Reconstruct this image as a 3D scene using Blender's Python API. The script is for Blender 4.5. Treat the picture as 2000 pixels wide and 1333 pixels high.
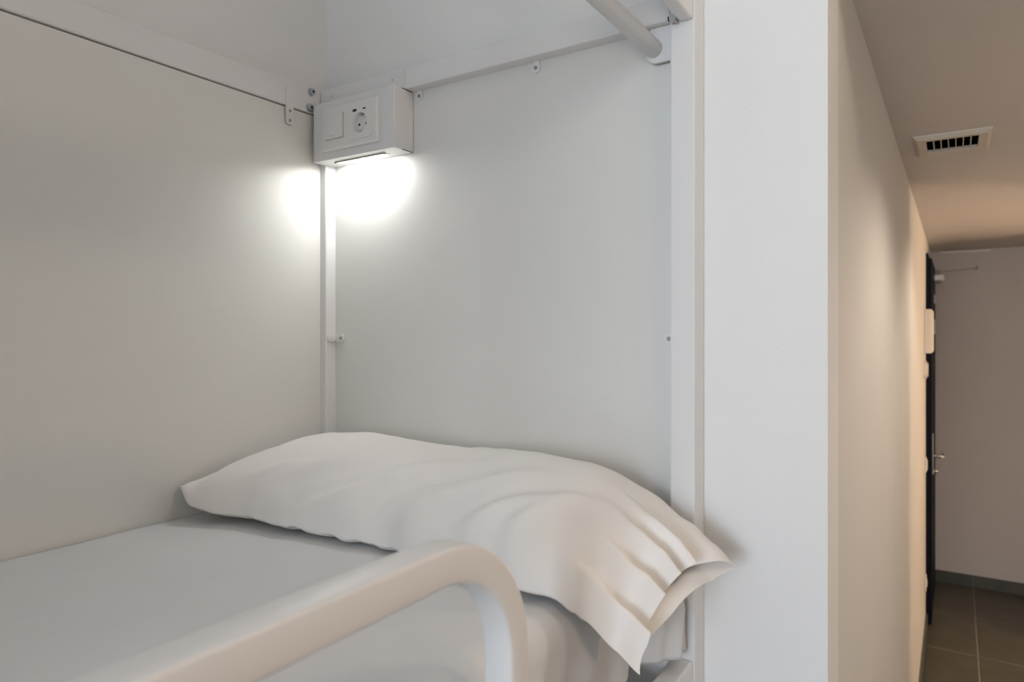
import bpy, bmesh, math
from mathutils import Vector, Matrix, noise

for o in list(bpy.data.objects):
    bpy.data.objects.remove(o, do_unlink=True)
S = bpy.context.scene
C = S.collection
R = math.radians
EYE = 1.75            # camera height above the floor; z values written EYE+dz are relative to it

# ------------------------------------------------------------------ camera
cam_d = bpy.data.cameras.new('camera')
cam = bpy.data.objects.new('camera', cam_d)
C.objects.link(cam)
cam.location = (0, 0, EYE)
cam.rotation_euler = (R(90), 0, R(33))
cam_d.lens = 24.0
cam_d.sensor_width = 36.0
cam_d.shift_y = -0.00825
cam_d.clip_start = 0.02
cam_d.dof.use_dof = True
cam_d.dof.focus_distance = 1.2
cam_d.dof.aperture_fstop = 5.6
S.camera = cam

# ------------------------------------------------------------------ world, daylight, exposure
w = bpy.data.worlds.new('world')
S.world = w
w.use_nodes = True
bg = w.node_tree.nodes['Background']
bg.inputs['Color'].default_value = (0.62, 0.80, 1.0, 1)
bg.inputs['Strength'].default_value = 1.0

def area(name, loc, rot, sx, sy, power, col):
    d = bpy.data.lights.new(name, 'AREA')
    d.shape = 'RECTANGLE'; d.size = sx; d.size_y = sy
    d.energy = power; d.color = col
    o = bpy.data.objects.new(name, d)
    o.location = loc; o.rotation_euler = rot
    C.objects.link(o)
    return o
# daylight entering by the window at the far end of the dormitory (behind the camera)
area('window_daylight', (0.00, -2.78, 1.90), (R(90), 0, 0), 0.9, 1.1, 74, (0.79, 0.885, 1.0))

S.view_settings.view_transform = 'Standard'
S.view_settings.look = 'None'
S.view_settings.exposure = 0.10
S.view_settings.gamma = 1.0
S.view_settings.use_curve_mapping = False

WARM = (1.0, 0.83, 0.63)
LAMP_ROOM = 34.0      # emission of the room's ceiling globe
LAMP_FILL = 25.0     # emission of the unseen fill lamp added in the aisle
LAMP_BATH = 205.0      # emission of the globe in the side room
HALL_SPOT = 25.0      # corridor downlight, watts
LED = 170.0            # emission of the reading light

# ------------------------------------------------------------------ materials
def mat(name, col, rough=0.5, spec=0.5, metal=0.0, noise_scale=0, var=0.0, bump=0.0, bump_scale=None, sheen=0.0):
    m = bpy.data.materials.new(name); m.use_nodes = True
    nt = m.node_tree; b = nt.nodes['Principled BSDF']
    b.inputs['Base Color'].default_value = (*col, 1)
    b.inputs['Roughness'].default_value = rough
    b.inputs['Specular IOR Level'].default_value = spec
    b.inputs['Metallic'].default_value = metal
    if sheen: b.inputs['Sheen Weight'].default_value = sheen
    tc = nt.nodes.new('ShaderNodeTexCoord')
    if var:
        n = nt.nodes.new('ShaderNodeTexNoise'); n.inputs['Scale'].default_value = noise_scale
        n.inputs['Detail'].default_value = 4
        nt.links.new(tc.outputs['Object'], n.inputs['Vector'])
        r = nt.nodes.new('ShaderNodeValToRGB')
        r.color_ramp.elements[0].position = 0.3; r.color_ramp.elements[1].position = 0.7
        r.color_ramp.elements[0].color = (*[c * (1 - var) for c in col], 1)
        r.color_ramp.elements[1].color = (*[min(1, c * (1 + var)) for c in col], 1)
        nt.links.new(n.outputs['Fac'], r.inputs['Fac'])
        nt.links.new(r.outputs['Color'], b.inputs['Base Color'])
    if bump:
        n2 = nt.nodes.new('ShaderNodeTexNoise'); n2.inputs['Scale'].default_value = bump_scale or noise_scale
        n2.inputs['Detail'].default_value = 3
        nt.links.new(tc.outputs['Object'], n2.inputs['Vector'])
        bp = nt.nodes.new('ShaderNodeBump'); bp.inputs['Strength'].default_value = bump
        bp.inputs['Distance'].default_value = 0.002
        nt.links.new(n2.outputs['Fac'], bp.inputs['Height'])
        nt.links.new(bp.outputs['Normal'], b.inputs['Normal'])
    return m

def emit(name, col, strength):
    m = bpy.data.materials.new(name); m.use_nodes = True
    nt = m.node_tree; nt.nodes.clear()
    e = nt.nodes.new('ShaderNodeEmission'); o = nt.nodes.new('ShaderNodeOutputMaterial')
    e.inputs['Color'].default_value = (*col, 1); e.inputs['Strength'].default_value = strength
    nt.links.new(e.outputs[0], o.inputs[0])
    return m

def fabric(name, col, weave=900):
    m = mat(name, col, 0.85, 0.2, sheen=0.15, noise_scale=7, var=0.02)
    nt = m.node_tree; b = nt.nodes['Principled BSDF']
    tc = [n for n in nt.nodes if n.type == 'TEX_COORD'][0]
    n1 = nt.nodes.new('ShaderNodeTexNoise'); n1.inputs['Scale'].default_value = 60; n1.inputs['Detail'].default_value = 6
    n2 = nt.nodes.new('ShaderNodeTexNoise'); n2.inputs['Scale'].default_value = weave
    mx = nt.nodes.new('ShaderNodeMath'); mx.operation = 'MULTIPLY_ADD'
    mx.inputs[1].default_value = 0.25
    nt.links.new(tc.outputs['Object'], n1.inputs['Vector']); nt.links.new(tc.outputs['Object'], n2.inputs['Vector'])
    nt.links.new(n2.outputs['Fac'], mx.inputs[0]); nt.links.new(n1.outputs['Fac'], mx.inputs[2])
    bp = nt.nodes.new('ShaderNodeBump'); bp.inputs['Strength'].default_value = 0.12; bp.inputs['Distance'].default_value = 0.002
    nt.links.new(mx.outputs[0], bp.inputs['Height']); nt.links.new(bp.outputs['Normal'], b.inputs['Normal'])
    return m

M = {
 'wall': mat('wall_paint', (0.84, 0.845, 0.84), 0.85, 0.2, noise_scale=3, var=0.012, bump=0.12, bump_scale=260),
 'taupe': mat('low_bounce_paint', (0.40, 0.38, 0.36), 0.85, 0.2, noise_scale=3, var=0.012, bump=0.12, bump_scale=260),  # unseen walls darkened so less light bounces onto the side panel
 'hall': mat('hall_paint', (0.74, 0.72, 0.69), 0.85, 0.2, noise_scale=3, var=0.015, bump=0.15, bump_scale=220),
 'endwall': mat('end_wall_paint', (0.62, 0.59, 0.575), 0.85, 0.2, noise_scale=3, var=0.015, bump=0.15, bump_scale=220),
 'ceil': mat('ceiling_paint', (0.68, 0.64, 0.61), 0.9, 0.15, noise_scale=3, var=0.012, bump=0.1, bump_scale=200),
 'panel': mat('melamine_panel', (0.76, 0.76, 0.73), 0.42, 0.45, noise_scale=2, var=0.008, bump=0.05, bump_scale=420),
 'metal': mat('white_powder_coat', (0.79, 0.79, 0.79), 0.38, 0.5, noise_scale=4, var=0.006, bump=0.04, bump_scale=500),
 'plastic': mat('white_plastic', (0.80, 0.80, 0.79), 0.35, 0.5, noise_scale=4, var=0.006),
 'dark': mat('dark_recess', (0.015, 0.014, 0.013), 0.7, noise_scale=4, var=0.05),  # near-black stands in for the shade inside holes and gaps
 'zinc': mat('zinc_bolt', (0.55, 0.60, 0.60), 0.3, 0.5, 1.0, noise_scale=40, var=0.1),
 'screw': mat('steel_screw', (0.42, 0.42, 0.42), 0.35, 0.5, 0.9, noise_scale=40, var=0.1),
 'led': emit('led_diffuser', (1.0, 0.985, 0.96), LED),
 'sheet': fabric('cotton_sheet', (0.70, 0.71, 0.72)),
 'case': fabric('cotton_pillowcase', (0.86, 0.84, 0.815)),
 'core': mat('mattress_ticking', (0.7, 0.7, 0.7), 0.9, 0.2, noise_scale=30, var=0.03),
 'tile': mat('porcelain_tile', (0.082, 0.074, 0.056), 0.42, 0.5, noise_scale=9, var=0.16, bump=0.08, bump_scale=60),
 'skirt': mat('porcelain_skirting', (0.085, 0.088, 0.075), 0.45, 0.5, noise_scale=9, var=0.12),
 'grout': mat('grout', (0.30, 0.25, 0.21), 0.9, 0.2, noise_scale=60, var=0.1),
 'door': mat('dark_door_laminate', (0.005, 0.006, 0.012), 0.6, 0.12, noise_scale=12, var=0.2),
 'steel': mat('brushed_steel', (0.50, 0.48, 0.46), 0.35, 0.5, 1.0, noise_scale=50, var=0.08),
 'vent': mat('vent_enamel', (0.66, 0.60, 0.52), 0.5, 0.4, noise_scale=6, var=0.01),
 'slat': mat('vent_slat', (0.36, 0.34, 0.31), 0.5, 0.4, noise_scale=6, var=0.03),
 'duct': mat('galvanised_duct', (0.60, 0.58, 0.54), 0.6, 0.4, noise_scale=20, var=0.1),
 'closer': mat('grey_enamel', (0.42, 0.41, 0.40), 0.45, 0.5, noise_scale=8, var=0.03),
 'cream': mat('cream_plastic', (0.80, 0.76, 0.68), 0.45, 0.4, noise_scale=8, var=0.01),
 'lens': emit('downlight_lens', (1.0, 0.84, 0.68), 4.0 if HALL_SPOT else 0.0),
 'bulb': emit('warm_globe', WARM, LAMP_ROOM),
 'bulb3': emit('fill_lamp_globe', (1.0, 0.66, 0.40), LAMP_FILL),
 'bulb2': emit('warm_globe_hall', (1.0, 0.71, 0.46), LAMP_BATH),
 'frame': mat('window_frame_paint', (0.78, 0.78, 0.78), 0.4, noise_scale=5, var=0.01),
}
def glass():
    m = bpy.data.materials.new('window_glass'); m.use_nodes = True
    nt = m.node_tree; nt.nodes.clear()
    t = nt.nodes.new('ShaderNodeBsdfTransparent'); g = nt.nodes.new('ShaderNodeBsdfGlossy')
    g.inputs['Roughness'].default_value = 0.02
    f = nt.nodes.new('ShaderNodeFresnel'); f.inputs['IOR'].default_value = 1.2
    x = nt.nodes.new('ShaderNodeMixShader'); o = nt.nodes.new('ShaderNodeOutputMaterial')
    nt.links.new(f.outputs[0], x.inputs[0]); nt.links.new(t.outputs[0], x.inputs[1]); nt.links.new(g.outputs[0], x.inputs[2])
    nt.links.new(x.outputs[0], o.inputs[0])
    return m
M['glass'] = glass()

# ------------------------------------------------------------------ mesh helpers
def link(name, me, m, parent=None, smooth=False):
    if m is not None: me.materials.append(M[m] if isinstance(m, str) else m)
    if smooth:
        for p in me.polygons: p.use_smooth = True
    o = bpy.data.objects.new(name, me); C.objects.link(o)
    if parent is not None:
        o.parent = parent
        o.matrix_parent_inverse = parent.matrix_basis.inverted()
    return o

def tag(o, label, cat, group=None, kind=None):
    o['label'] = label; o['category'] = cat
    if group: o['group'] = group
    if kind: o['kind'] = kind
    return o

def empty(name, loc, label, cat, group=None):
    o = bpy.data.objects.new(name, None); o.empty_display_size = 0.05
    o.location = loc; C.objects.link(o)
    return tag(o, label, cat, group)

def bm_box(bm, x0, x1, y0, y1, z0, z1):
    vs = [bm.verts.new((x, y, z)) for x in (x0, x1) for y in (y0, y1) for z in (z0, z1)]
    for f in ((0, 1, 3, 2), (4, 6, 7, 5), (0, 4, 5, 1), (2, 3, 7, 6), (0, 2, 6, 4), (1, 5, 7, 3)):
        bm.faces.new([vs[i] for i in f])
    return vs

def finish(bm, name, m, parent=None, smooth=False):
    bmesh.ops.recalc_face_normals(bm, faces=bm.faces)
    me = bpy.data.meshes.new(name); bm.to_mesh(me); bm.free()
    return link(name, me, m, parent, smooth)

def box(name, x0, x1, y0, y1, z0, z1, m, parent=None, bev=0.0, seg=2):
    bm = bmesh.new(); bm_box(bm, x0, x1, y0, y1, z0, z1)
    if bev:
        bmesh.ops.bevel(bm, geom=list(bm.edges), offset=bev, segments=seg, profile=0.5, affect='EDGES')
    return finish(bm, name, m, parent, smooth=False)

def boxes(name, lst, m, parent=None, bev=0.0):
    bm = bmesh.new()
    for b in lst:
        bm_box(bm, *b)
    if bev:
        bmesh.ops.bevel(bm, geom=list(bm.edges), offset=bev, segments=1, affect='EDGES')
    return finish(bm, name, m, parent)

def cyl(name, p0, p1, r0, m, parent=None, r1=None, n=24, bev=0.0, smooth=True):
    p0 = Vector(p0); p1 = Vector(p1); d = p1 - p0
    bm = bmesh.new()
    bmesh.ops.create_cone(bm, cap_ends=True, segments=n, radius1=r0, radius2=r0 if r1 is None else r1, depth=d.length)
    if bev:
        es = [e for e in bm.edges if abs(e.verts[0].co.z - e.verts[1].co.z) < 1e-6]
        bmesh.ops.bevel(bm, geom=es, offset=bev, segments=2, affect='EDGES')
    bm.transform(Matrix.Translation((p0 + p1) / 2) @ d.to_track_quat('Z', 'Y').to_matrix().to_4x4())
    o = finish(bm, name, m, parent)
    if smooth:
        for p in o.data.polygons: p.use_smooth = len(p.vertices) == 4
    return o

def prism(name, pts, axis, a0, a1, m, parent=None, bev=0.0):
    """outline pts (2D) extruded along axis 'x','y' or 'z' from a0 to a1"""
    def P(p, a):
        return {'x': (a, p[0], p[1]), 'y': (p[0], a, p[1]), 'z': (p[0], p[1], a)}[axis]
    bm = bmesh.new()
    A = [bm.verts.new(P(p, a0)) for p in pts]; B = [bm.verts.new(P(p, a1)) for p in pts]
    bm.faces.new(A); bm.faces.new(B[::-1])
    n = len(pts)
    for i in range(n):
        bm.faces.new((A[i], B[i], B[(i + 1) % n], A[(i + 1) % n]))
    if bev:
        es = [e for e in bm.edges if len({round({'x': v.co.x, 'y': v.co.y, 'z': v.co.z}[axis], 6) for v in e.verts}) == 1]
        bmesh.ops.bevel(bm, geom=es, offset=bev, segments=2, affect='EDGES')
    return finish(bm, name, m, parent)

def rounded_rect(x0, x1, y0, y1, r, n=5):
    out = []
    for cx, cy, a in ((x1 - r, y1 - r, 0), (x0 + r, y1 - r, 90), (x0 + r, y0 + r, 180), (x1 - r, y0 + r, 270)):
        for k in range(n + 1):
            t = R(a + 90 * k / n); out.append((cx + r * math.cos(t), cy + r * math.sin(t)))
    return out

def interp(tab, x):
    if x <= tab[0][0]: return tab[0][1:]
    for a, b in zip(tab, tab[1:]):
        if x <= b[0]:
            t = (x - a[0]) / (b[0] - a[0]); t2 = t * t * (3 - 2 * t) * 0.5 + t * 0.5
            return tuple(p + (q - p) * t2 for p, q in zip(a[1:], b[1:]))
    return tab[-1][1:]

def sstep(a, b, x):
    t = max(0.0, min(1.0, (x - a) / (b - a))); return t * t * (3 - 2 * t)

# ------------------------------------------------------------------ setting: room shell
XL, YH = -1.153, 1.03           # left wall of the bunk bay, wall at the head of the bunk
XC = -0.148                     # left wall of the corridor (its corner with the head wall)
XR, YF, ZC = 1.75, -2.60, 2.66  # right wall, window wall, ceiling of the dormitory
YE, XCR, ZH = 5.66, 1.00, 2.322 # corridor: end wall, right wall, ceiling

def struct(o, label, cat): return tag(o, label, cat, kind='structure')

fl = struct(box('floor', -1.40, XR + 0.15, YF - 0.15, YE + 0.15, -0.12, -0.0012, 'grout'),
            'dark grey tiled floor running down the corridor', 'floor')
tbm = bmesh.new(); bm_box(tbm, -0.2975, 0.2975, -0.2975, 0.2975, -0.006, 0.0)
bmesh.ops.bevel(tbm, geom=[e for e in tbm.edges if e.verts[0].co.z > -0.001 and e.verts[1].co.z > -0.001], offset=0.001, segments=1, affect='EDGES')
tme = bpy.data.meshes.new('floor_tile'); tbm.to_mesh(tme); tbm.free(); tme.materials.append(M['tile'])
for j in range(-5, 10):
    y = 5.06 + 0.3 - 0.6 * j
    for i in range(-2, 4):
        x = 0.103 + 0.3 + 0.6 * (i - 1)
        xa, xb = x - 0.3, x + 0.3
        if y + 0.3 > YE + 0.02 or y - 0.3 < YF - 0.7: continue
        if y > YH + 0.1 and (xb < XC + 0.02 or xa > XCR): continue
        if xb > XR + 0.4: continue
        o = bpy.data.objects.new('floor_tile', tme); C.objects.link(o); o.location = (x, y, 0); o.parent = fl
struct(box('wall_left', XL - 0.15, XL, YF, YH, 0, ZC, 'wall'), 'pale plaster wall beside the bunk above its side panel', 'wall')
struct(box('wall_head', XL - 0.15, XC, YH, YH + 0.10, 0, ZC, 'wall'), 'cool white wall strip between bunk post and corridor corner', 'wall')
struct(box('wall_right', XR, XR + 0.15, YF, YH, 0, ZC, 'taupe'), 'dormitory wall on the right, darkened to cut bounce light, outside the picture', 'wall')
WX0, WX1, WZ0, WZ1 = -0.45, 0.45, 1.35, 2.45     # window opening behind the camera
struct(boxes('wall_window', [(XL - 0.15, WX0, YF - 0.15, YF, 0, ZC), (WX1, XR + 0.15, YF - 0.15, YF, 0, ZC),
                             (WX0, WX1, YF - 0.15, YF, 0, WZ0), (WX0, WX1, YF - 0.15, YF, WZ1, ZC)], 'wall'),
       'white wall with the dormitory window behind the camera', 'wall')
struct(box('ceiling', XL - 0.15, XR + 0.15, YF - 0.15, YH + 0.10, ZC, ZC + 0.1, 'wall'), 'white dormitory ceiling above the bunk, out of frame', 'ceiling')
struct(box('wall_bulkhead', XC, XR + 0.15, YH, YH + 0.10, ZH, ZC, 'wall'), 'bulkhead above the corridor entrance, out of frame', 'wall')
struct(box('wall_entrance', XCR, XR + 0.15, YH, YH + 0.10, 0, ZH, 'taupe'), 'wall right of the corridor entrance, out of frame', 'wall')

# corridor
D0, D1, DZ = 4.76, 5.655, 2.225     # door opening in the corridor's left wall
struct(boxes('wall_corridor_left', [(XC - 0.10, XC, YH + 0.10, D0, 0, ZH), (XC - 0.10, XC, D0, YE, DZ, ZH)], 'hall'),
       'long cream corridor wall receding to the dark door', 'wall')
struct(box('wall_corridor_end', XC - 0.4, XCR + 0.1, YE, YE + 0.12, 0, ZH, 'endwall'), 'grey wall closing the far end of the corridor', 'wall')
O0, O1, OZ = 3.72, 4.55, 2.20       # lit side room on the right of the corridor
struct(boxes('wall_corridor_right', [(XCR, XCR + 0.10, YH + 0.10, O0, 0, ZH), (XCR, XCR + 0.10, O1, YE, 0, ZH), (XCR, XCR + 0.10, O0, O1, OZ, ZH)], 'hall'),
       'right corridor wall with an opening to a lit side room, out of frame', 'wall')
struct(boxes('wall_side_room', [(XCR + 0.1, 2.3, O0 - 0.5, O0 - 0.4, 0, ZH), (XCR + 0.1, 2.3, O1 + 0.4, O1 + 0.5, 0, ZH), (2.3, 2.4, O0 - 0.5, O1 + 0.5, 0, ZH)], 'hall'),
       'walls of the small lit side room off the corridor, out of frame', 'wall')
ix0, ix1, iy0, iy1 = -0.073, 0.057, 2.352, 2.508    # opening of the air vent
struct(boxes('ceiling_corridor', [(XC - 0.10, ix0, YH + 0.10, YE + 0.12, ZH, ZH + 0.06), (ix1, 2.4, YH + 0.10, YE + 0.12, ZH, ZH + 0.06),
                                  (ix0, ix1, YH + 0.10, iy0, ZH, ZH + 0.06), (ix0, ix1, iy1, YE + 0.12, ZH, ZH + 0.06)], 'ceil'), 'lower grey-beige corridor ceiling with an air vent', 'ceiling')

# skirting tiles
sk = struct(box('baseboard_end', XC, XCR, YE - 0.006, YE, 0, 0.080, 'grout'), 'dark green-grey tile skirting under the end wall', 'baseboard')
for k in range(2):
    xa = max(XC, 0.1045 - 0.6 + 0.6 * k); xb = min(XCR, 0.1015 + 0.6 * k)
    box('skirting_tile', xa, xb, YE - 0.012, YE - 0.002, 0.002, 0.082, 'skirt', sk, 0.001, 1)
sk = struct(box('baseboard_left', XC, XC + 0.006, YH, D0 - 0.03, 0, 0.080, 'grout'), 'tile skirting at the foot of the cream corridor wall', 'baseboard')
y = D0 - 0.03
while y > YH:
    y2 = max(YH, y - 0.6)
    box('skirting_tile', XC + 0.001, XC + 0.012, y2 + 0.0015, y - 0.0015, 0.002, 0.082, 'skirt', sk, 0.001, 1)
    y = y2
struct(box('trim_1', -0.09, 0.20, YE - 0.022, YE, ZH - 0.022, ZH - 0.004, 'cream', None, 0.002, 1),
       'thin pale strip where the end wall meets the corridor ceiling', 'trim')

# window behind the camera
wn = tag(bpy.data.objects.new('window_1', None), 'white framed dormitory window behind the camera', 'window', kind='structure')
C.objects.link(wn); wn.location = ((WX0 + WX1) / 2, YF - 0.08, WZ0)
xm = (WX0 + WX1) / 2
for b in ((WX0, WX0 + .06, WZ0, WZ1), (WX1 - .06, WX1, WZ0, WZ1), (WX0 + .06, WX1 - .06, WZ0, WZ0 + .06), (WX0 + .06, WX1 - .06, WZ1 - .06, WZ1), (xm - .03, xm + .03, WZ0 + .06, WZ1 - .06)):
    box('window_frame', b[0], b[1], YF - 0.11, YF - 0.05, b[2], b[3], 'frame', wn, 0.003, 1)
for x0, x1 in ((WX0 + .06, xm - .03), (xm + .03, WX1 - .06)):
    box('pane', x0, x1, YF - 0.084, YF - 0.078, WZ0 + .06, WZ1 - .06, 'glass', wn)

# door at the end of the corridor (in its left wall), nearly edge-on
dr = tag(bpy.data.objects.new('door_1', None), 'dark navy door seen nearly edge-on at the corridor end', 'door', kind='structure')
C.objects.link(dr); dr.location = (XC, 5.2, 0)
box('jamb', XC - 0.10, XC + 0.012, D0, D0 + 0.045, 0, DZ, 'door', dr, 0.003, 1)
box('jamb', XC - 0.10, XC + 0.012, D1 - 0.045, D1, 0, DZ, 'door', dr, 0.003, 1)
box('head_jamb', XC - 0.10, XC + 0.012, D0 + 0.045, D1 - 0.045, DZ - 0.045, DZ, 'door', dr, 0.003, 1)
leaf = box('door_leaf', XC - 0.012, XC + 0.030, D0 + 0.01, D1 - 0.01, 0.008, DZ - 0.03, 'door', dr, 0.003, 1)
pl = box('handle_plate', XC + 0.030, XC + 0.037, 4.865, 4.905, EYE - 0.865, EYE - 0.615, 'steel', dr, 0.002, 1)
cyl('handle_neck', (XC + 0.037, 4.885, EYE - 0.752), (XC + 0.090, 4.885, EYE - 0.752), 0.009, 'steel', dr, n=14)
cyl('lever', (XC + 0.085, 4.88, EYE - 0.754), (XC + 0.085, 5.00, EYE - 0.758), 0.009, 'steel', dr, n=14)
cyl('key_cylinder', (XC + 0.037, 4.885, EYE - 0.845), (XC + 0.060, 4.885, EYE - 0.845), 0.012, 'steel', dr, n=14)
for z0, z1, ya in ((EYE + 0.195, EYE + 0.250, 5.30), (EYE - 0.01, EYE + 0.085, 5.30)):
    box('door_sign', XC + 0.030, XC + 0.034, ya, ya + 0.16, z0, z1, 'plastic', dr)
dc = empty('door_closer', (XC + 0.03, 5.35, EYE + 0.33), 'grey door closer with thin arm on top of the dark door', 'door closer')
box('closer_body', XC + 0.030, XC + 0.086, 5.22, 5.46, EYE + 0.338, EYE + 0.378, 'plastic', dc, 0.008, 3)
cyl('pivot', (XC + 0.056, 5.30, EYE + 0.322), (XC + 0.056, 5.30, EYE + 0.410), 0.010, 'closer', dc, n=14)
prism('arm', [(XC + 0.05, EYE + 0.398), (0.125, EYE + 0.412), (0.125, EYE + 0.418), (XC + 0.05, EYE + 0.404)], 'y', 5.29, 5.312, 'slat', dc)
cyl('arm_pin', (0.115, 5.301, EYE + 0.405), (0.115, 5.301, EYE + 0.428), 0.006, 'steel', dc, n=10)

# things on the corridor wall
eb = empty('electrical_box', (XC, 4.55, EYE), 'cream electrical box mounted on the corridor wall before the door', 'electrical box')
box('housing', XC, XC + 0.036, 4.50, 4.70, EYE - 0.118, EYE + 0.132, 'cream', eb, 0.003, 1)
box('cover', XC + 0.036, XC + 0.043, 4.508, 4.692, EYE - 0.110, EYE + 0.124, 'cream', eb, 0.002, 1)
ts = empty('wall_switch', (XC, 4.5, EYE - 0.21), 'small rounded cream switch just below the electrical box', 'switch')
prism('switch_plate', rounded_rect(4.46, 4.55, EYE - 0.262, EYE - 0.160, 0.03), 'x', XC, XC + 0.012, 'cream', ts, 0.002)
prism('rocker', rounded_rect(4.475, 4.535, EYE - 0.25, EYE - 0.172, 0.02), 'x', XC + 0.012, XC + 0.020, 'cream', ts, 0.002)
for i, (yy, zz, lab) in enumerate(((4.62, 0.30, 'cream socket low on the corridor wall near the door'),
                                   (4.64, 0.98, 'cream switch on the corridor wall level with the door handle'))):
    so = empty('wall_socket' if i == 0 else 'wall_switch', (XC, yy, zz), lab, 'socket' if i == 0 else 'switch')
    box('face_plate', XC, XC + 0.008, yy - 0.04, yy + 0.04, zz - 0.04, zz + 0.04, 'cream', so, 0.003, 1)
    if i == 0:
        cyl('socket_well', (XC + 0.008, yy, zz), (XC + 0.012, yy, zz), 0.022, 'cream', so)
    else:
        box('rocker', XC + 0.008, XC + 0.013, yy - 0.027, yy + 0.027, zz - 0.027, zz + 0.027, 'cream', so, 0.002, 1)

# ceiling vent
vt = empty('ceiling_vent', (-0.01, 2.43, ZH), 'square cream air vent with seven dark slots in the corridor ceiling', 'vent')
vx0, vx1, vy0, vy1 = -0.104, 0.088, 2.31, 2.55
bm = bmesh.new()
def ring(x0, x1, y0, y1, z): return [bm.verts.new(p) for p in ((x0, y0, z), (x1, y0, z), (x1, y1, z), (x0, y1, z))]
rs = [ring(vx0, vx1, vy0, vy1, ZH), ring(vx0, vx1, vy0, vy1, ZH - 0.004), ring(vx0 + 0.010, vx1 - 0.010, vy0 + 0.010, vy1 - 0.010, ZH - 0.013),
      ring(ix0, ix1, iy0, iy1, ZH - 0.010), ring(ix0, ix1, iy0, iy1, ZH)]
for a, b in zip(rs, rs[1:]):
    for k in range(4):
        bm.faces.new((a[k], a[(k + 1) % 4], b[(k + 1) % 4], b[k]))
finish(bm, 'vent_frame', 'vent', vt)
boxes('vent_duct', [(ix0 - 0.003, ix0, iy0, iy1, ZH + 0.001, ZH + 0.035), (ix1, ix1 + 0.003, iy0, iy1, ZH + 0.001, ZH + 0.035),
                    (ix0, ix1, iy0 - 0.003, iy0, ZH + 0.001, ZH + 0.035), (ix0, ix1, iy1, iy1 + 0.003, ZH + 0.001, ZH + 0.035),
                    (ix0 - 0.003, ix1 + 0.003, iy0 - 0.003, iy1 + 0.003, ZH + 0.035, ZH + 0.038)], 'duct', vt)
for k in range(1, 7):
    x = ix0 + (ix1 - ix0) * k / 7
    box('slat', x - 0.0012, x + 0.0012, iy0, iy1, ZH - 0.009, ZH + 0.012, 'vent', vt)

# lamps of the place (out of frame), with one added fill lamp
def globe_lamp(loc, r, m, label, zc):
    e = empty('ceiling_lamp', (loc[0], loc[1], zc), label, 'lamp')
    cyl('rose', (loc[0], loc[1], zc - 0.02), (loc[0], loc[1], zc), 0.05, 'plastic', e)
    if zc - 0.02 > loc[2] + r:
        cyl('stem', (loc[0], loc[1], loc[2] + r * 0.9), (loc[0], loc[1], zc - 0.02), 0.006, 'plastic', e, n=10)
    b = bmesh.new(); bmesh.ops.create_uvsphere(b, u_segments=20, v_segments=12, radius=r)
    b.transform(Matrix.Translation(loc)); finish(b, 'globe', m, e, True)
def downlight(x, y, power, col, label):
    e = empty('ceiling_downlight', (x, y, ZH), label, 'lamp')
    b = bmesh.new(); n = 28; rows = []
    for r, z in ((0.052, ZH), (0.052, ZH - 0.003), (0.044, ZH - 0.004), (0.040, ZH - 0.0005)):
        rows.append([b.verts.new((x + r * math.cos(2 * math.pi * k / n), y + r * math.sin(2 * math.pi * k / n), z)) for k in range(n)])
    for A, B in zip(rows, rows[1:]):
        for k in range(n): b.faces.new((A[k], A[(k + 1) % n], B[(k + 1) % n], B[k]))
    finish(b, 'trim_ring', 'vent', e, True)
    cyl('lens', (x, y, ZH - 0.0012), (x, y, ZH - 0.0002), 0.040, 'lens', e)
    d = bpy.data.lights.new('downlight', 'SPOT'); d.energy = power; d.color = col
    d.spot_size = R(150); d.spot_blend = 0.55; d.shadow_soft_size = 0.04
    o = bpy.data.objects.new('downlight', d); C.objects.link(o); o.location = (x, y, ZH - 0.012); o.parent = e
    o.matrix_parent_inverse = e.matrix_basis.inverted()
downlight(0.46, 1.80, HALL_SPOT, (1.0, 0.85, 0.70), 'recessed downlight in the corridor ceiling nearest the dormitory, out of frame')
downlight(0.46, 3.05, HALL_SPOT * 0.8, (1.0, 0.82, 0.66), 'recessed downlight halfway along the corridor ceiling, out of frame')
globe_lamp((0.62, 0.62, 2.565), 0.065, 'bulb', 'small warm globe lamp on the dormitory ceiling, out of frame', ZC)
globe_lamp((1.75, 4.15, 1.85), 0.08, 'bulb2', 'warm globe lamp hanging in the lit side room, out of frame', ZH)

def fill_lamp(x, y, z, r):  # unseen lamp added to warm the guard rail and pillow end
    e = empty('fill_lamp', (x, y, 0), 'slim warm globe lamp added in the aisle as unseen fill light', 'lamp')
    cyl('lamp_base', (x, y, 0.001), (x, y, 0.022), 0.13, 'metal', e, bev=0.004)
    cyl('lamp_pole', (x, y, 0.022), (x, y, z - r * 0.95), 0.010, 'metal', e, n=14)
    b = bmesh.new(); bmesh.ops.create_uvsphere(b, u_segments=20, v_segments=12, radius=r)
    b.transform(Matrix.Translation((x, y, z))); finish(b, 'lamp_globe', 'bulb3', e, True)
fill_lamp(0.62, 0.30, 1.62, 0.07)

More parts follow.
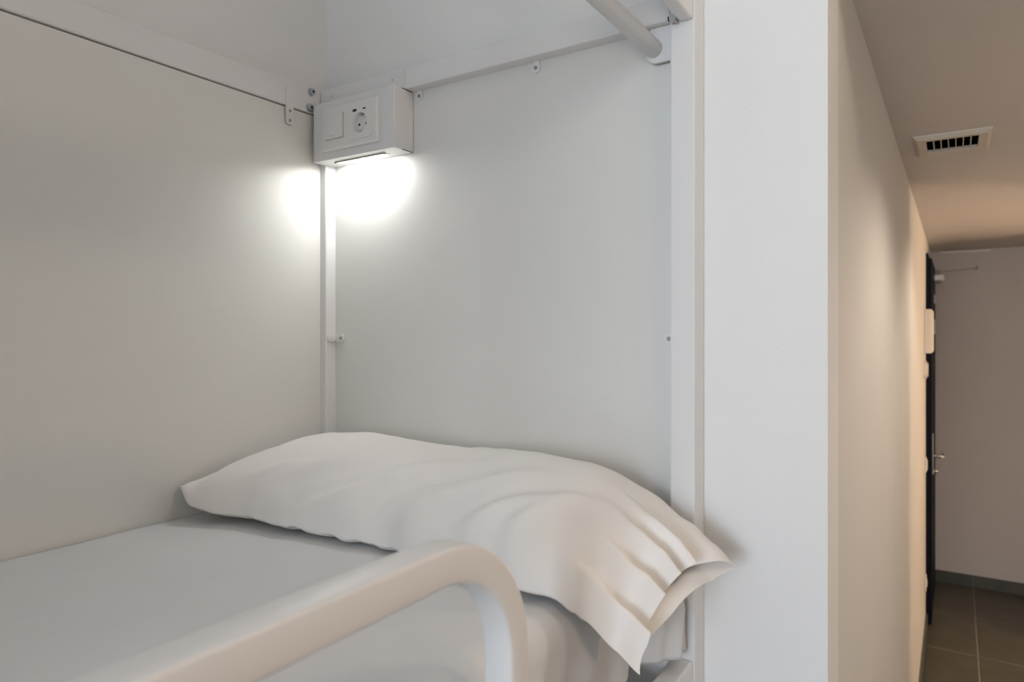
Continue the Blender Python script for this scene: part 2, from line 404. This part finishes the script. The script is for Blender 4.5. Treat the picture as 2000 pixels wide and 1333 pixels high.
# ------------------------------------------------------------------ the bunk
PX0, PX1 = -0.358, -0.320       # head post by the corridor side
PY = 0.984                      # front of the head frame
YP = 1.010                      # face of the head panel
XP = -1.120                     # face of the side panel
ZR = EYE + 0.467                # underside of the top head rail
ZM = EYE - 0.3175               # top of the mattress
FOOT = -1.02
bunk = empty('bunk_bed', (-0.74, 0.0, 0), 'white metal bunk bed frame with panelled head and side', 'bunk bed')
def tube(name, *b, bev=0.003): return box(name, *b, 'metal', bunk, bev, 2)
tube('post', PX0, PX1, PY, YH, 0, EYE + 0.63)
tube('post', -1.142, -1.102, PY, YH - 0.001, 0, ZR + 0.038)
tube('post', PX0, PX1, FOOT - 0.046, FOOT, 0, EYE + 0.63)
tube('post', -1.142, -1.102, FOOT - 0.046, FOOT, 0, ZR + 0.038)
tube('head_rail', -1.102, PX0, PY, YH - 0.002, ZR, ZR + 0.040)
tube('side_rail', -1.150, XP + 0.003, FOOT, PY, EYE + 0.4535, EYE + 0.505)
tube('side_rail', -0.343, -0.322, FOOT, PY, EYE + 0.460, EYE + 0.530)
tube('foot_rail', -1.102, PX0, FOOT - 0.046, FOOT - 0.002, ZR, ZR + 0.040)
box('head_panel', -1.102, PX0, YP, YP + 0.016, EYE - 0.60, ZR + 0.02, 'panel', bunk)
box('side_panel', XP - 0.018, XP, FOOT, PY, EYE - 0.60, EYE + 0.4505, 'panel', bunk)
box('foot_shade_panel', -1.102, PX0, FOOT - 0.036, FOOT - 0.020, EYE - 0.60, ZR + 0.02, 'panel', bunk)  # unseen panel added full height to hold window light off the bay
# bed base
tube('bed_side_rail', -0.352, -0.322, FOOT, PY, EYE - 0.545, EYE - 0.482)
tube('bed_side_rail', -1.118, -1.088, FOOT, PY, EYE - 0.53, EYE - 0.478)
tube('bed_end_rail', -1.088, -0.352, 0.955, PY, EYE - 0.53, EYE - 0.478)
tube('bed_end_rail', -1.088, -0.352, FOOT, FOOT + 0.03, EYE - 0.53, EYE - 0.478)
for k in range(13):
    yy = FOOT + 0.10 + k * 0.147
    box('bed_slat', -1.088, -0.352, yy - 0.03, yy + 0.03, EYE - 0.496, EYE - 0.480, 'metal', bunk, 0.002, 1)

# guard rail: square tube swept along an upside-down U in the YZ plane
def guard_rail():
    xc = -0.3345; hw = 0.0150; r = 0.004
    zt = EYE - 0.1775; ya, yb = 0.506, -0.62; rad = 0.105
    path = [(ya, EYE - 0.484)]
    n = 16
    for k in range(n + 1):
        t = R(90 * k / n); path.append((ya - rad + rad * math.cos(t), zt - rad + rad * math.sin(t)))
    for k in range(1, 6): path.append((ya - rad + (yb + rad - ya + rad) * k / 6, zt))
    for k in range(n + 1):
        t = R(90 + 90 * k / n); path.append((yb + rad + rad * math.cos(t), zt - rad + rad * math.sin(t)))
    path.append((yb, EYE - 0.484))
    prof = rounded_rect(-hw, hw, -hw, hw, r, 3)
    bm = bmesh.new(); rings = []
    for i, (y, z) in enumerate(path):
        a = path[max(0, i - 1)]; b = path[min(len(path) - 1, i + 1)]
        ty, tz = b[0] - a[0], b[1] - a[1]; l = math.hypot(ty, tz); ty /= l; tz /= l
        ny, nz = -tz, ty
        rings.append([bm.verts.new((xc + p[0], y + ny * p[1], z + nz * p[1])) for p in prof])
    m = len(prof)
    for A, B in zip(rings, rings[1:]):
        for k in range(m):
            bm.faces.new((A[k], A[(k + 1) % m], B[(k + 1) % m], B[k]))
    bm.faces.new(rings[0]); bm.faces.new(rings[-1][::-1])
    o = finish(bm, 'guard_rail', 'metal', bunk, True)
    o.data.set_sharp_from_angle(angle=R(50))
guard_rail()

# screw tabs, clips and bolts of the frame
def tab_y(cx, z0, z1, wd, parent=bunk, y=YP, screw_dz=0.0):
    t = prism('screw_tab', rounded_rect(cx - wd / 2, cx + wd / 2, z0, z1, wd * 0.47), 'y', y - 0.0035, y, 'metal', parent, 0.0007)
    cz = (z0 + z1) / 2 - 0.002 + screw_dz
    cyl('screw', (cx, y - 0.0048, cz), (cx, y - 0.0034, cz), 0.0034, 'screw', t, n=12)
    return t
tab_y(-0.867, EYE + 0.448, EYE + 0.4685, 0.015)
tab_y(-0.605, EYE + 0.4465, EYE + 0.4685, 0.016)
# clips holding the head panel to the posts, level with the eye
t = prism('panel_clip', rounded_rect(-1.1018, -1.075, EYE - 0.0195, EYE - 0.0030, 0.006), 'y', YP - 0.0035, YP, 'plastic', bunk, 0.0008)
cyl('screw', (-1.082, YP - 0.0055, EYE - 0.0110), (-1.082, YP - 0.0034, EYE - 0.0110), 0.0034, 'screw', t, n=12)
t = prism('panel_clip', rounded_rect(PY + 0.003, YP - 0.0036, EYE - 0.0195, EYE - 0.0030, 0.006), 'x', -1.102, -1.0985, 'plastic', bunk, 0.0008)
cyl('screw', (-1.0986, PY + 0.012, EYE - 0.0110), (-1.0970, PY + 0.012, EYE - 0.0110), 0.0034, 'plastic', t, n=12)
t = prism('panel_clip', rounded_rect(-0.374, -0.357, EYE - 0.017, EYE - 0.002, 0.006), 'y', YP - 0.004, YP, 'plastic', bunk, 0.0008)
cyl('screw', (-0.367, YP - 0.0065, EYE - 0.0095), (-0.367, YP - 0.0038, EYE - 0.0095), 0.0034, 'screw', t, n=12)
# strap across the gap of the side panel
t = prism('joining_strap', rounded_rect(0.893, 0.911, EYE + 0.417, EYE + 0.492, 0.004), 'x', XP + 0.003, XP + 0.0055, 'metal', bunk, 0.0006)
for z in (0.443, 0.424):
    cyl('screw', (XP + 0.0054, 0.902, EYE + z), (XP + 0.0068, 0.902, EYE + z), 0.003, 'screw', t, n=12)
def hexbolt(p, d, parent=bunk, m='zinc'):
    p = Vector(p); d = Vector(d)
    b = cyl('bolt', p, p + d * 0.0015, 0.0088, m, parent, n=20)
    cyl('bolt_head', p + d * 0.0015, p + d * 0.0075, 0.0068, m, b, n=6, smooth=False)
    cyl('bolt_recess', p + d * 0.0075, p + d * 0.0078, 0.0032, 'dark', b, n=6, smooth=False)
hexbolt((XP + 0.003, 0.9575, EYE + 0.497), (1, 0, 0))
hexbolt((XP + 0.003, 0.953, EYE + 0.464), (1, 0, 0))
# bolt through the top side rail by the post
b = cyl('bolt', (-0.3432, 0.974, EYE + 0.4645), (-0.3450, 0.974, EYE + 0.4645), 0.0080, 'zinc', bunk, n=20)
cyl('bolt_head', (-0.3450, 0.974, EYE + 0.4645), (-0.3535, 0.974, EYE + 0.4645), 0.0066, 'zinc', b, n=6, smooth=False)
cyl('bolt_thread', (-0.3535, 0.974, EYE + 0.4645), (-0.3565, 0.974, EYE + 0.4645), 0.0036, 'dark', b, n=12)

# curtain rod with its lug on the post
RX, RZ = -0.387, EYE + 0.4343
cr = empty('curtain_rod', (RX, 0.99, RZ), 'round white curtain rod running overhead from a lug on the post', 'curtain rod')
cyl('rod_tube', (RX, 0.9955, RZ), (RX, FOOT + 0.010, RZ), 0.0133, 'metal', cr, n=32)
for ya, yb in ((0.9960, 1.0010), (FOOT + 0.001, FOOT + 0.006)):
    prism('rod_lug', [(PX0 - 0.0003, ZR - 0.0005), (PX0 - 0.0003, RZ - 0.0215)] +
          [(RX + 0.003 - 0.0165 * math.sin(R(a)), RZ - 0.003 - 0.0185 * math.cos(R(a))) for a in range(0, 95, 10)] +
          [(RX - 0.0135, RZ + 0.010), (RX - 0.006, ZR - 0.0005)], 'y', ya, yb, 'metal', cr, 0.0006)

# ------------------------------------------------------------------ reading light with switch and socket
BX0, BX1, BY, BZ0, BZ1 = -1.107, -0.884, 0.955, EYE + 0.349, EYE + 0.4675
rl = empty('reading_light', (-1.0, YP, BZ0), 'white metal reading light box with switch and socket, lit from below', 'reading light')
# folded sheet-metal body: front, right, left, top and bottom with a slot for the light
T = 0.0015
SX0, SX1, SY0, SY1 = -1.062, -0.925, 0.9740, 0.9850
body = box('housing', BX0, BX1, BY, YP - 0.001, BZ0, BZ1, 'metal', rl, 0.0015, 2)
box('mounting_plate', -1.1165, BX1 + 0.0005, PY - 0.0022, PY - 0.0002, BZ1 - 0.004, BZ1 + 0.0390, 'metal', rl, 0.0004, 1)
boxes('lens_bezel', [(SX0 - 0.0015, SX1, SY0 - 0.0020, SY0, BZ0 - 0.0032, BZ0), (SX0 - 0.0015, SX1, SY1, SY1 + 0.0012, BZ0 - 0.0012, BZ0),
                     (SX0 - 0.0015, SX0, SY0, SY1, BZ0 - 0.0018, BZ0)], 'slat', rl)
box('light_strip', SX0 + 0.001, SX1 - 0.012, SY0 + 0.001, SY1 - 0.0005, BZ0 - 0.002, BZ0, 'led', rl)
cyl('strip_screw', (SX1 - 0.006, 0.9795, BZ0 - 0.0018), (SX1 - 0.006, 0.9795, BZ0), 0.0038, 'screw', rl, n=12)
for x in (-1.082, -0.913):
    s_ = cyl('screw', (x, PY - 0.0034, EYE + 0.4890), (x, PY - 0.0022, EYE + 0.4890), 0.0032, 'metal', rl, n=12)
    cyl('screw_recess', (x, PY - 0.0036, EYE + 0.4890), (x, PY - 0.0033, EYE + 0.4890), 0.0015, 'screw', s_, n=6)
box('gap_shade_strip', BX1 - 0.0005, BX1 + 0.0003, BY + 0.022, YP - 0.004, BZ1 - 0.002, BZ1 - 0.0002, 'dark', rl)  # dark strip on the solid side paints the shade of a gap
box('gap_shade_strip', BX1 - 0.0005, BX1 + 0.0003, BY + 0.022, YP - 0.004, BZ0 + 0.0002, BZ0 + 0.0014, 'dark', rl)
# double cover frame
fx0, fx1, fz0, fz1 = -1.0725, -0.9195, EYE + 0.3645, EYE + 0.4515
fy = BY
fr = prism('cover_frame', rounded_rect(fx0, fx1, fz0, fz1, 0.003), 'y', fy - 0.009, fy, 'plastic', rl, 0.0018)
yf = fy - 0.009
# switch rocker
rx0, rx1, rz0, rz1 = -1.0590, -1.0110, EYE + 0.3860, EYE + 0.4335
prism('rocker_gap', rounded_rect(rx0 - 0.0012, rx1 + 0.0012, rz0 - 0.0012, rz1 + 0.0012, 0.002), 'y', yf - 0.0003, yf, 'slat', rl)
rk = prism('rocker', rounded_rect(rx0, rx1, rz0, rz1, 0.0015), 'y', yf - 0.0042, yf, 'plastic', rl, 0.0012)
box('rocker_mark', -1.0390, -1.0310, yf - 0.0044, yf - 0.0041, EYE + 0.3900, EYE + 0.3907, 'slat', rk)
# socket insert: square with a round well, built as plate with hole
qx0, qx1, qz0, qz1 = -0.9945, -0.9335, EYE + 0.3775, EYE + 0.4385
cxs, czs, rw = -0.9640, EYE + 0.4060, 0.0195
def socket():
    n = 40
    bm = bmesh.new()
    def sq(t):      # point on the square outline in direction t
        c, s = math.cos(t), math.sin(t); h = 0.0305
        k = h / max(abs(c), abs(s)); return c * k, s * k
    y0 = yf - 0.0016
    rows = []
    for kind in ('sqb', 'sq', 'rim', 'rim2', 'well', 'floor'):
        row = []
        for i in range(n):
            t = 2 * math.pi * (i + 0.5) / n
            if kind in ('sqb', 'sq'): px, pz = sq(t); y = yf if kind == 'sqb' else y0
            else:
                rr = {'rim': rw + 0.0018, 'rim2': rw, 'well': rw - 0.0006, 'floor': rw - 0.0015}[kind]
                px, pz = rr * math.cos(t), rr * math.sin(t)
                y = {'rim': y0, 'rim2': y0 - 0.0006, 'well': yf + 0.0005, 'floor': yf + 0.0075}[kind]
            row.append(bm.verts.new((cxs + px, y, czs + pz)))
        rows.append(row)
    for A, B in zip(rows, rows[1:]):
        for i in range(n):
            bm.faces.new((A[i], A[(i + 1) % n], B[(i + 1) % n], B[i]))
    bm.faces.new(rows[-1])
    return finish(bm, 'socket', 'plastic', rl)
# hole in the cover frame for the well: rebuild the frame around it
def frame_with_hole():
    bm = bmesh.new(); n = 48
    def outer(t, inset):
        c, s = math.cos(t), math.sin(t)
        # ray from the socket centre to the frame rectangle
        ks = []
        if c > 1e-9: ks.append((fx1 - inset - cxs) / c)
        if c < -1e-9: ks.append((fx0 + inset - cxs) / c)
        if s > 1e-9: ks.append((fz1 - inset - czs) / s)
        if s < -1e-9: ks.append((fz0 + inset - czs) / s)
        k = min(ks); return cxs + c * k, czs + s * k
    angs = [2 * math.pi * i / n for i in range(n)]
    for X in (fx0, fx1):
        for Z in (fz0, fz1):
            angs.append(math.atan2(Z - czs, X - cxs) % (2 * math.pi))
    angs = sorted(set(round(a, 6) for a in angs))
    rows = []
    for kind in range(5):
        row = []
        for t in angs:
            if kind == 0: x, z = outer(t, 0); y = fy - 0.0002
            elif kind == 1: x, z = outer(t, 0.0); y = fy - 0.0068
            elif kind == 2: x, z = outer(t, 0.0025); y = yf
            elif kind == 3: x, z = cxs + (rw + 0.002) * math.cos(t), czs + (rw + 0.002) * math.sin(t); y = yf
            else: x, z = cxs + (rw + 0.002) * math.cos(t), czs + (rw + 0.002) * math.sin(t); y = fy - 0.0002
            row.append(bm.verts.new((x, y, z)))
        rows.append(row)
    m = len(angs)
    for A, B in zip(rows, rows[1:]):
        for i in range(m):
            bm.faces.new((A[i], A[(i + 1) % m], B[(i + 1) % m], B[i]))
    return finish(bm, 'cover_frame', 'plastic', rl)
bpy.data.objects.remove(fr, do_unlink=True)
frame_with_hole()
sc = socket()
for sx in (-1, 1):
    cyl('pin_hole', (cxs + sx * 0.0095, yf + 0.0068, czs - 0.001), (cxs + sx * 0.0095, yf + 0.0074, czs - 0.001), 0.0025, 'dark', sc, n=12)
for sz in (-1, 1):
    box('earth_clip', cxs - 0.003, cxs + 0.003, yf + 0.0005, yf + 0.0068, czs + sz * 0.0165 - 0.001, czs + sz * 0.0165 + 0.001, 'steel', sc)
# USB slots above the well
box('usb_port', cxs - 0.0185, cxs - 0.0085, yf - 0.0019, yf - 0.0014, EYE + 0.4288, EYE + 0.4336, 'dark', sc)
box('usb_port', cxs + 0.0085, cxs + 0.0160, yf - 0.0019, yf - 0.0014, EYE + 0.4298, EYE + 0.4324, 'dark', sc)

# ------------------------------------------------------------------ mattress and sheet
mt = empty('mattress', (-0.74, 0.0, EYE - 0.48), 'white sheeted mattress on the upper bunk under the pillow', 'mattress')
box('mattress_core', -1.108, -0.386, FOOT + 0.012, 0.965, EYE - 0.478, ZM - 0.012, 'core', mt, 0.02, 3)
def sheet():
    x0, x1, y0, y1 = -1.117, -0.374, FOOT + 0.004, 0.976
    rad = 0.038
    # profile across the bed: up the left side, over the top, round the right edge and down
    prof = []
    prof.append((x0, EYE - 0.40))
    for k in range(0, 5):
        t = R(180 - 90 * k / 4); prof.append((x0 + 0.012 + 0.012 * math.cos(t), ZM - 0.012 + 0.012 * math.sin(t)))
    nx = 60
    for k in range(1, nx): prof.append((x0 + 0.012 + (x1 - rad - x0 - 0.012) * k / nx, ZM))
    for k in range(0, 9):
        t = R(90 - 90 * k / 8); prof.append((x1 - rad + rad * math.cos(t), ZM - rad + rad * math.sin(t)))
    for k in range(1, 15): prof.append((x1, ZM - rad - (ZM - rad - (EYE - 0.470)) * k / 14))
    ny = 260
    bm = bmesh.new(); rows = []
    for j in range(ny + 1):
        y = y0 + (y1 - y0) * j / ny
        row = []
        endr = 0.03
        for (x, z) in prof:
            de = min(y - y0, y1 - y)
            dz = 0.0
            if de < endr: dz = -(endr - math.sqrt(max(0, endr ** 2 - (endr - de) ** 2)))
            if z > ZM - 0.02 and x < x1 - 0.002:
                n1 = noise.noise(Vector((x * 5, y * 4, 1.3))) * 0.0035
                n2 = noise.noise(Vector((x * 16 + y * 4, y * 7, 4.1))) * 0.0012
                crease = 0.0
                n1 *= sstep(x0, x0 + 0.08, x)
                z2 = z + n1 + n2 + crease + max(dz, -0.028)
                row.append(bm.verts.new((x, y, z2)))
            else:
                dn = sstep(ZM, EYE - 0.47, z)
                wv = (math.sin(y * 46 + 3 * noise.noise(Vector((y * 5, z * 6, 0))) + z * 9) * 0.0070 +
                      noise.noise(Vector((y * 22 - z * 10, z * 11, 7.7))) * 0.009) * (0.25 + 0.75 * dn)
                if x < x0 + 0.1: wv = 0
                flare = -0.004 * dn
                row.append(bm.verts.new((x + wv + flare, y, max(z + min(0, dz) * (1 if z > ZM - 0.03 else 0), EYE - 0.472))))
        rows.append(row)
    for A, B in zip(rows, rows[1:]):
        for k in range(len(A) - 1):
            bm.faces.new((A[k], B[k], B[k + 1], A[k + 1]))
    # end skirt at the head and foot
    for row, s in ((rows[0], -1), (rows[-1], 1)):
        low = [bm.verts.new((v.co.x, v.co.y + s * 0.002, EYE - 0.468)) for v in row]
        for k in range(len(row) - 1):
            bm.faces.new((row[k], row[k + 1], low[k + 1], low[k]))
    o = finish(bm, 'fitted_sheet', 'sheet', mt, True)
sheet()
def tuck():
    # folded corner of the sheet hanging between mattress and post
    bm = bmesh.new(); rows = []
    n, m = 24, 20
    for i in range(n + 1):
        h = i / n
        z = EYE - 0.338 - 0.126 * h
        row = []
        for k in range(m + 1):
            t = k / m
            y = 0.885 + 0.088 * t + 0.004 * math.sin(h * 5)
            x = -0.377 + 0.048 * math.sin(min(1, t * 1.25) * math.pi / 2) ** 1.6 * sstep(-0.2, 0.5, h) + 0.0045 * math.sin(t * 17 + h * 2.2) * sstep(0.1, 0.4, t)
            row.append(bm.verts.new((x, y, z)))
        rows.append(row)
    for A, B in zip(rows, rows[1:]):
        for k in range(m): bm.faces.new((A[k], A[k + 1], B[k + 1], B[k]))
    o = finish(bm, 'sheet_corner', 'sheet', mt, True)
    s = o.modifiers.new('thick', 'SOLIDIFY'); s.thickness = 0.002
tuck()

# ------------------------------------------------------------------ pillow
def pillow():
    E = EYE
    front = [(-1.106, .665, -.264), (-1.06, .655, -.285), (-.97, .690, -.300), (-.876, .700, -.302), (-.79, .708, -.303), (-.703, .712, -.303), (-.60, .700, -.300),
             (-.50, .682, -.297), (-.426, .676, -.296), (-.385, .678, -.303), (-.35, .688, -.325), (-.32, .705, -.357), (-.297, .720, -.385)]
    back = [(-1.106, .955, -.262), (-1.0, .985, -.25), (-.7, .990, -.25), (-.45, .980, -.25), (-.37, .968, -.262), (-.31, .955, -.283), (-.27, .945, -.303), (-.245, .940, -.320)]
    bul = [(-1.106, 0.004, .01), (-1.09, .028, .012), (-1.05, .060, .02), (-1.0, .080, .03), (-.9, .084, .03), (-.7, .079, .03), (-.5, .084, .03), (-.42, .080, .03), (-.36, .060, .020), (-.31, .032, .010), (-.27, .017, .006), (-.245, .006, .004)]
    na, nb = 190, 110
    xa0, = (-1.106,)
    bm = bmesh.new()
    def surf(p, q, top):
        # p along the pillow, q from front edge (0) to back edge (1)
        xf = -1.106 + (-.297 + 1.106) * p
        xb = -1.106 + (-.245 + 1.106) * p
        fy_, fz_ = interp(front, xf); by_, bz_ = interp(back, xb)
        x = xf + (xb - xf) * q
        bt, bb = interp(bul, x)
        edge = 1 - (2 * q - 1) ** 2
        sh = edge ** 0.55
        # crest leans towards the back of the bed
        sh *= 1 + 0.18 * (q - 0.5)
        y = fy_ + (by_ - fy_) * q
        z = fz_ + (bz_ - fz_) * q
        # sagging of the hanging end: folds run out to the hem
        f = sstep(-.44, -.27, x)
        ff = sstep(-.40, -.28, x)
        if top:
            z += bt * sh
            y -= 0.022 * math.sin(math.pi * min(1, q * 1.6)) * (1 - q) * (1 - f)
        else:
            z -= bb * edge ** 0.6
            if x < -.36: z = max(z, -.3165)
        # pleats: folds with one steep side, deepening towards the hem
        qb = (-0.05, 0.15, 0.33, 0.50, 0.64, 1.05)
        pl = 0.0
        for a_, b_ in zip(qb, qb[1:]):
            if a_ <= q < b_:
                t_ = (q - a_) / (b_ - a_)
                pl = t_ / 0.78 if t_ < 0.78 else (1 - t_) / 0.22
                pl = pl * pl * (3 - 2 * pl)
                if b_ > 1: pl *= 0.55
        e2 = min(1, edge * 2.2)
        if top:
            z += (pl - 0.45) * 0.017 * ff * e2
            x += (pl - 0.5) * 0.020 * sstep(-.36, -.27, x) * min(1, edge * 4)
            y -= 0.012 * pl * ff * e2
        else:
            lo = sstep(0.12, 0.45, q)
            z -= (0.004 + 0.011 * lo) * ff * min(1, edge * 1.6)
            x += (-0.012 + 0.010 * lo) * ff * e2
        hm = (4 * q * (1 - q)) ** 0.8 * sstep(-.37, -.26, x)      # hem sags less between its corners
        z += 0.036 * hm; x -= 0.016 * hm
        # long soft creases sweeping over the front slope
        if top:
            g = 0
            for (cx, cq, ang, ln, wd, am) in ((-.72, .30, .55, .16, .035, .0050), (-.66, .26, .60, .17, .030, -.0045), (-.60, .22, .62, .18, .032, .0050), (-.54, .18, .66, .16, .030, -.0040),
                                              (-.50, .15, .70, .15, .028, .0048), (-.86, .28, .45, .14, .035, .0040), (-.80, .18, .45, .13, .030, -.0038), (-.44, .2, 1.0, .15, .03, .0045), (-.95, .2, .5, .1, .03, .003)):
                dx = x - cx; dq = (q - cq) * 0.30
                u = dx * math.cos(ang) + dq * math.sin(ang); v = -dx * math.sin(ang) + dq * math.cos(ang)
                v += 0.9 * u * u
                g += 1.7 * am * math.exp(-(u / ln) ** 2 * 2 - (v / (wd * .42)) ** 2)
            z += g * e2
            z += (noise.noise(Vector((x * 9, q * 3.0, 2.2))) * 0.007 + noise.noise(Vector((x * 24, q * 7, 5.2))) * 0.002) * e2
        # puckered front seam
        s = math.exp(-(q / 0.10) ** 2)
        pk = noise.noise(Vector((x * 30, 3.3, 0.5 if top else 0.9)))
        z += 0.007 * s * pk * (1 - f); y += 0.010 * s * noise.noise(Vector((x * 17, 8.1, 0)))
        if x < -.37: z = max(z, -.3165 + (0.0 if not top else 0.002))
        x = max(x, -1.1165)
        if y > 1.004: y = 1.004
        if x > -.365 and y > 0.976: y = 0.976
        return (x, y, E + z)
    T_, B_ = [], []
    for i in range(na + 1):
        p = i / na; p = p + 0.0
        rt, rb = [], []
        for j in range(nb + 1):
            q = 0.5 - 0.5 * math.cos(math.pi * j / nb)
            vt_ = bm.verts.new(surf(p, q, True)); rt.append(vt_)
            if j in (0, nb): rb.append(vt_)
            elif i == 0: rb.append(vt_)
            else: rb.append(bm.verts.new(surf(p, q, False)))
        T_.append(rt); B_.append(rb)
    for i in range(na):
        for j in range(nb):
            f = [T_[i][j], T_[i + 1][j], T_[i + 1][j + 1], T_[i][j + 1]]
            bm.faces.new(f)
            f = [B_[i][j], B_[i][j + 1], B_[i + 1][j + 1], B_[i + 1][j]]
            f2 = []
            for v in f:
                if v not in f2: f2.append(v)
            try: bm.faces.new(f2)
            except ValueError: pass
    bmesh.ops.smooth_vert(bm, verts=[v for r in T_[:-3] for v in r[1:-1]], factor=0.4, use_axis_x=True, use_axis_y=True, use_axis_z=True)
    pe = empty('pillow', (-0.72, 0.83, ZM), 'white pillow in a loose case with its open end hanging over the bed edge', 'pillow')
    finish(bm, 'pillowcase', 'case', pe, True)
    # filling visible from the open end only as a plump core
    core = bmesh.new(); bmesh.ops.create_uvsphere(core, u_segments=32, v_segments=18, radius=1)
    core.transform(Matrix.Translation((-0.745, 0.845, EYE - 0.268)) @ Matrix.Diagonal((0.30, 0.115, 0.040, 1)))
    finish(core, 'pillow_filling', 'core', pe, True)
pillow()
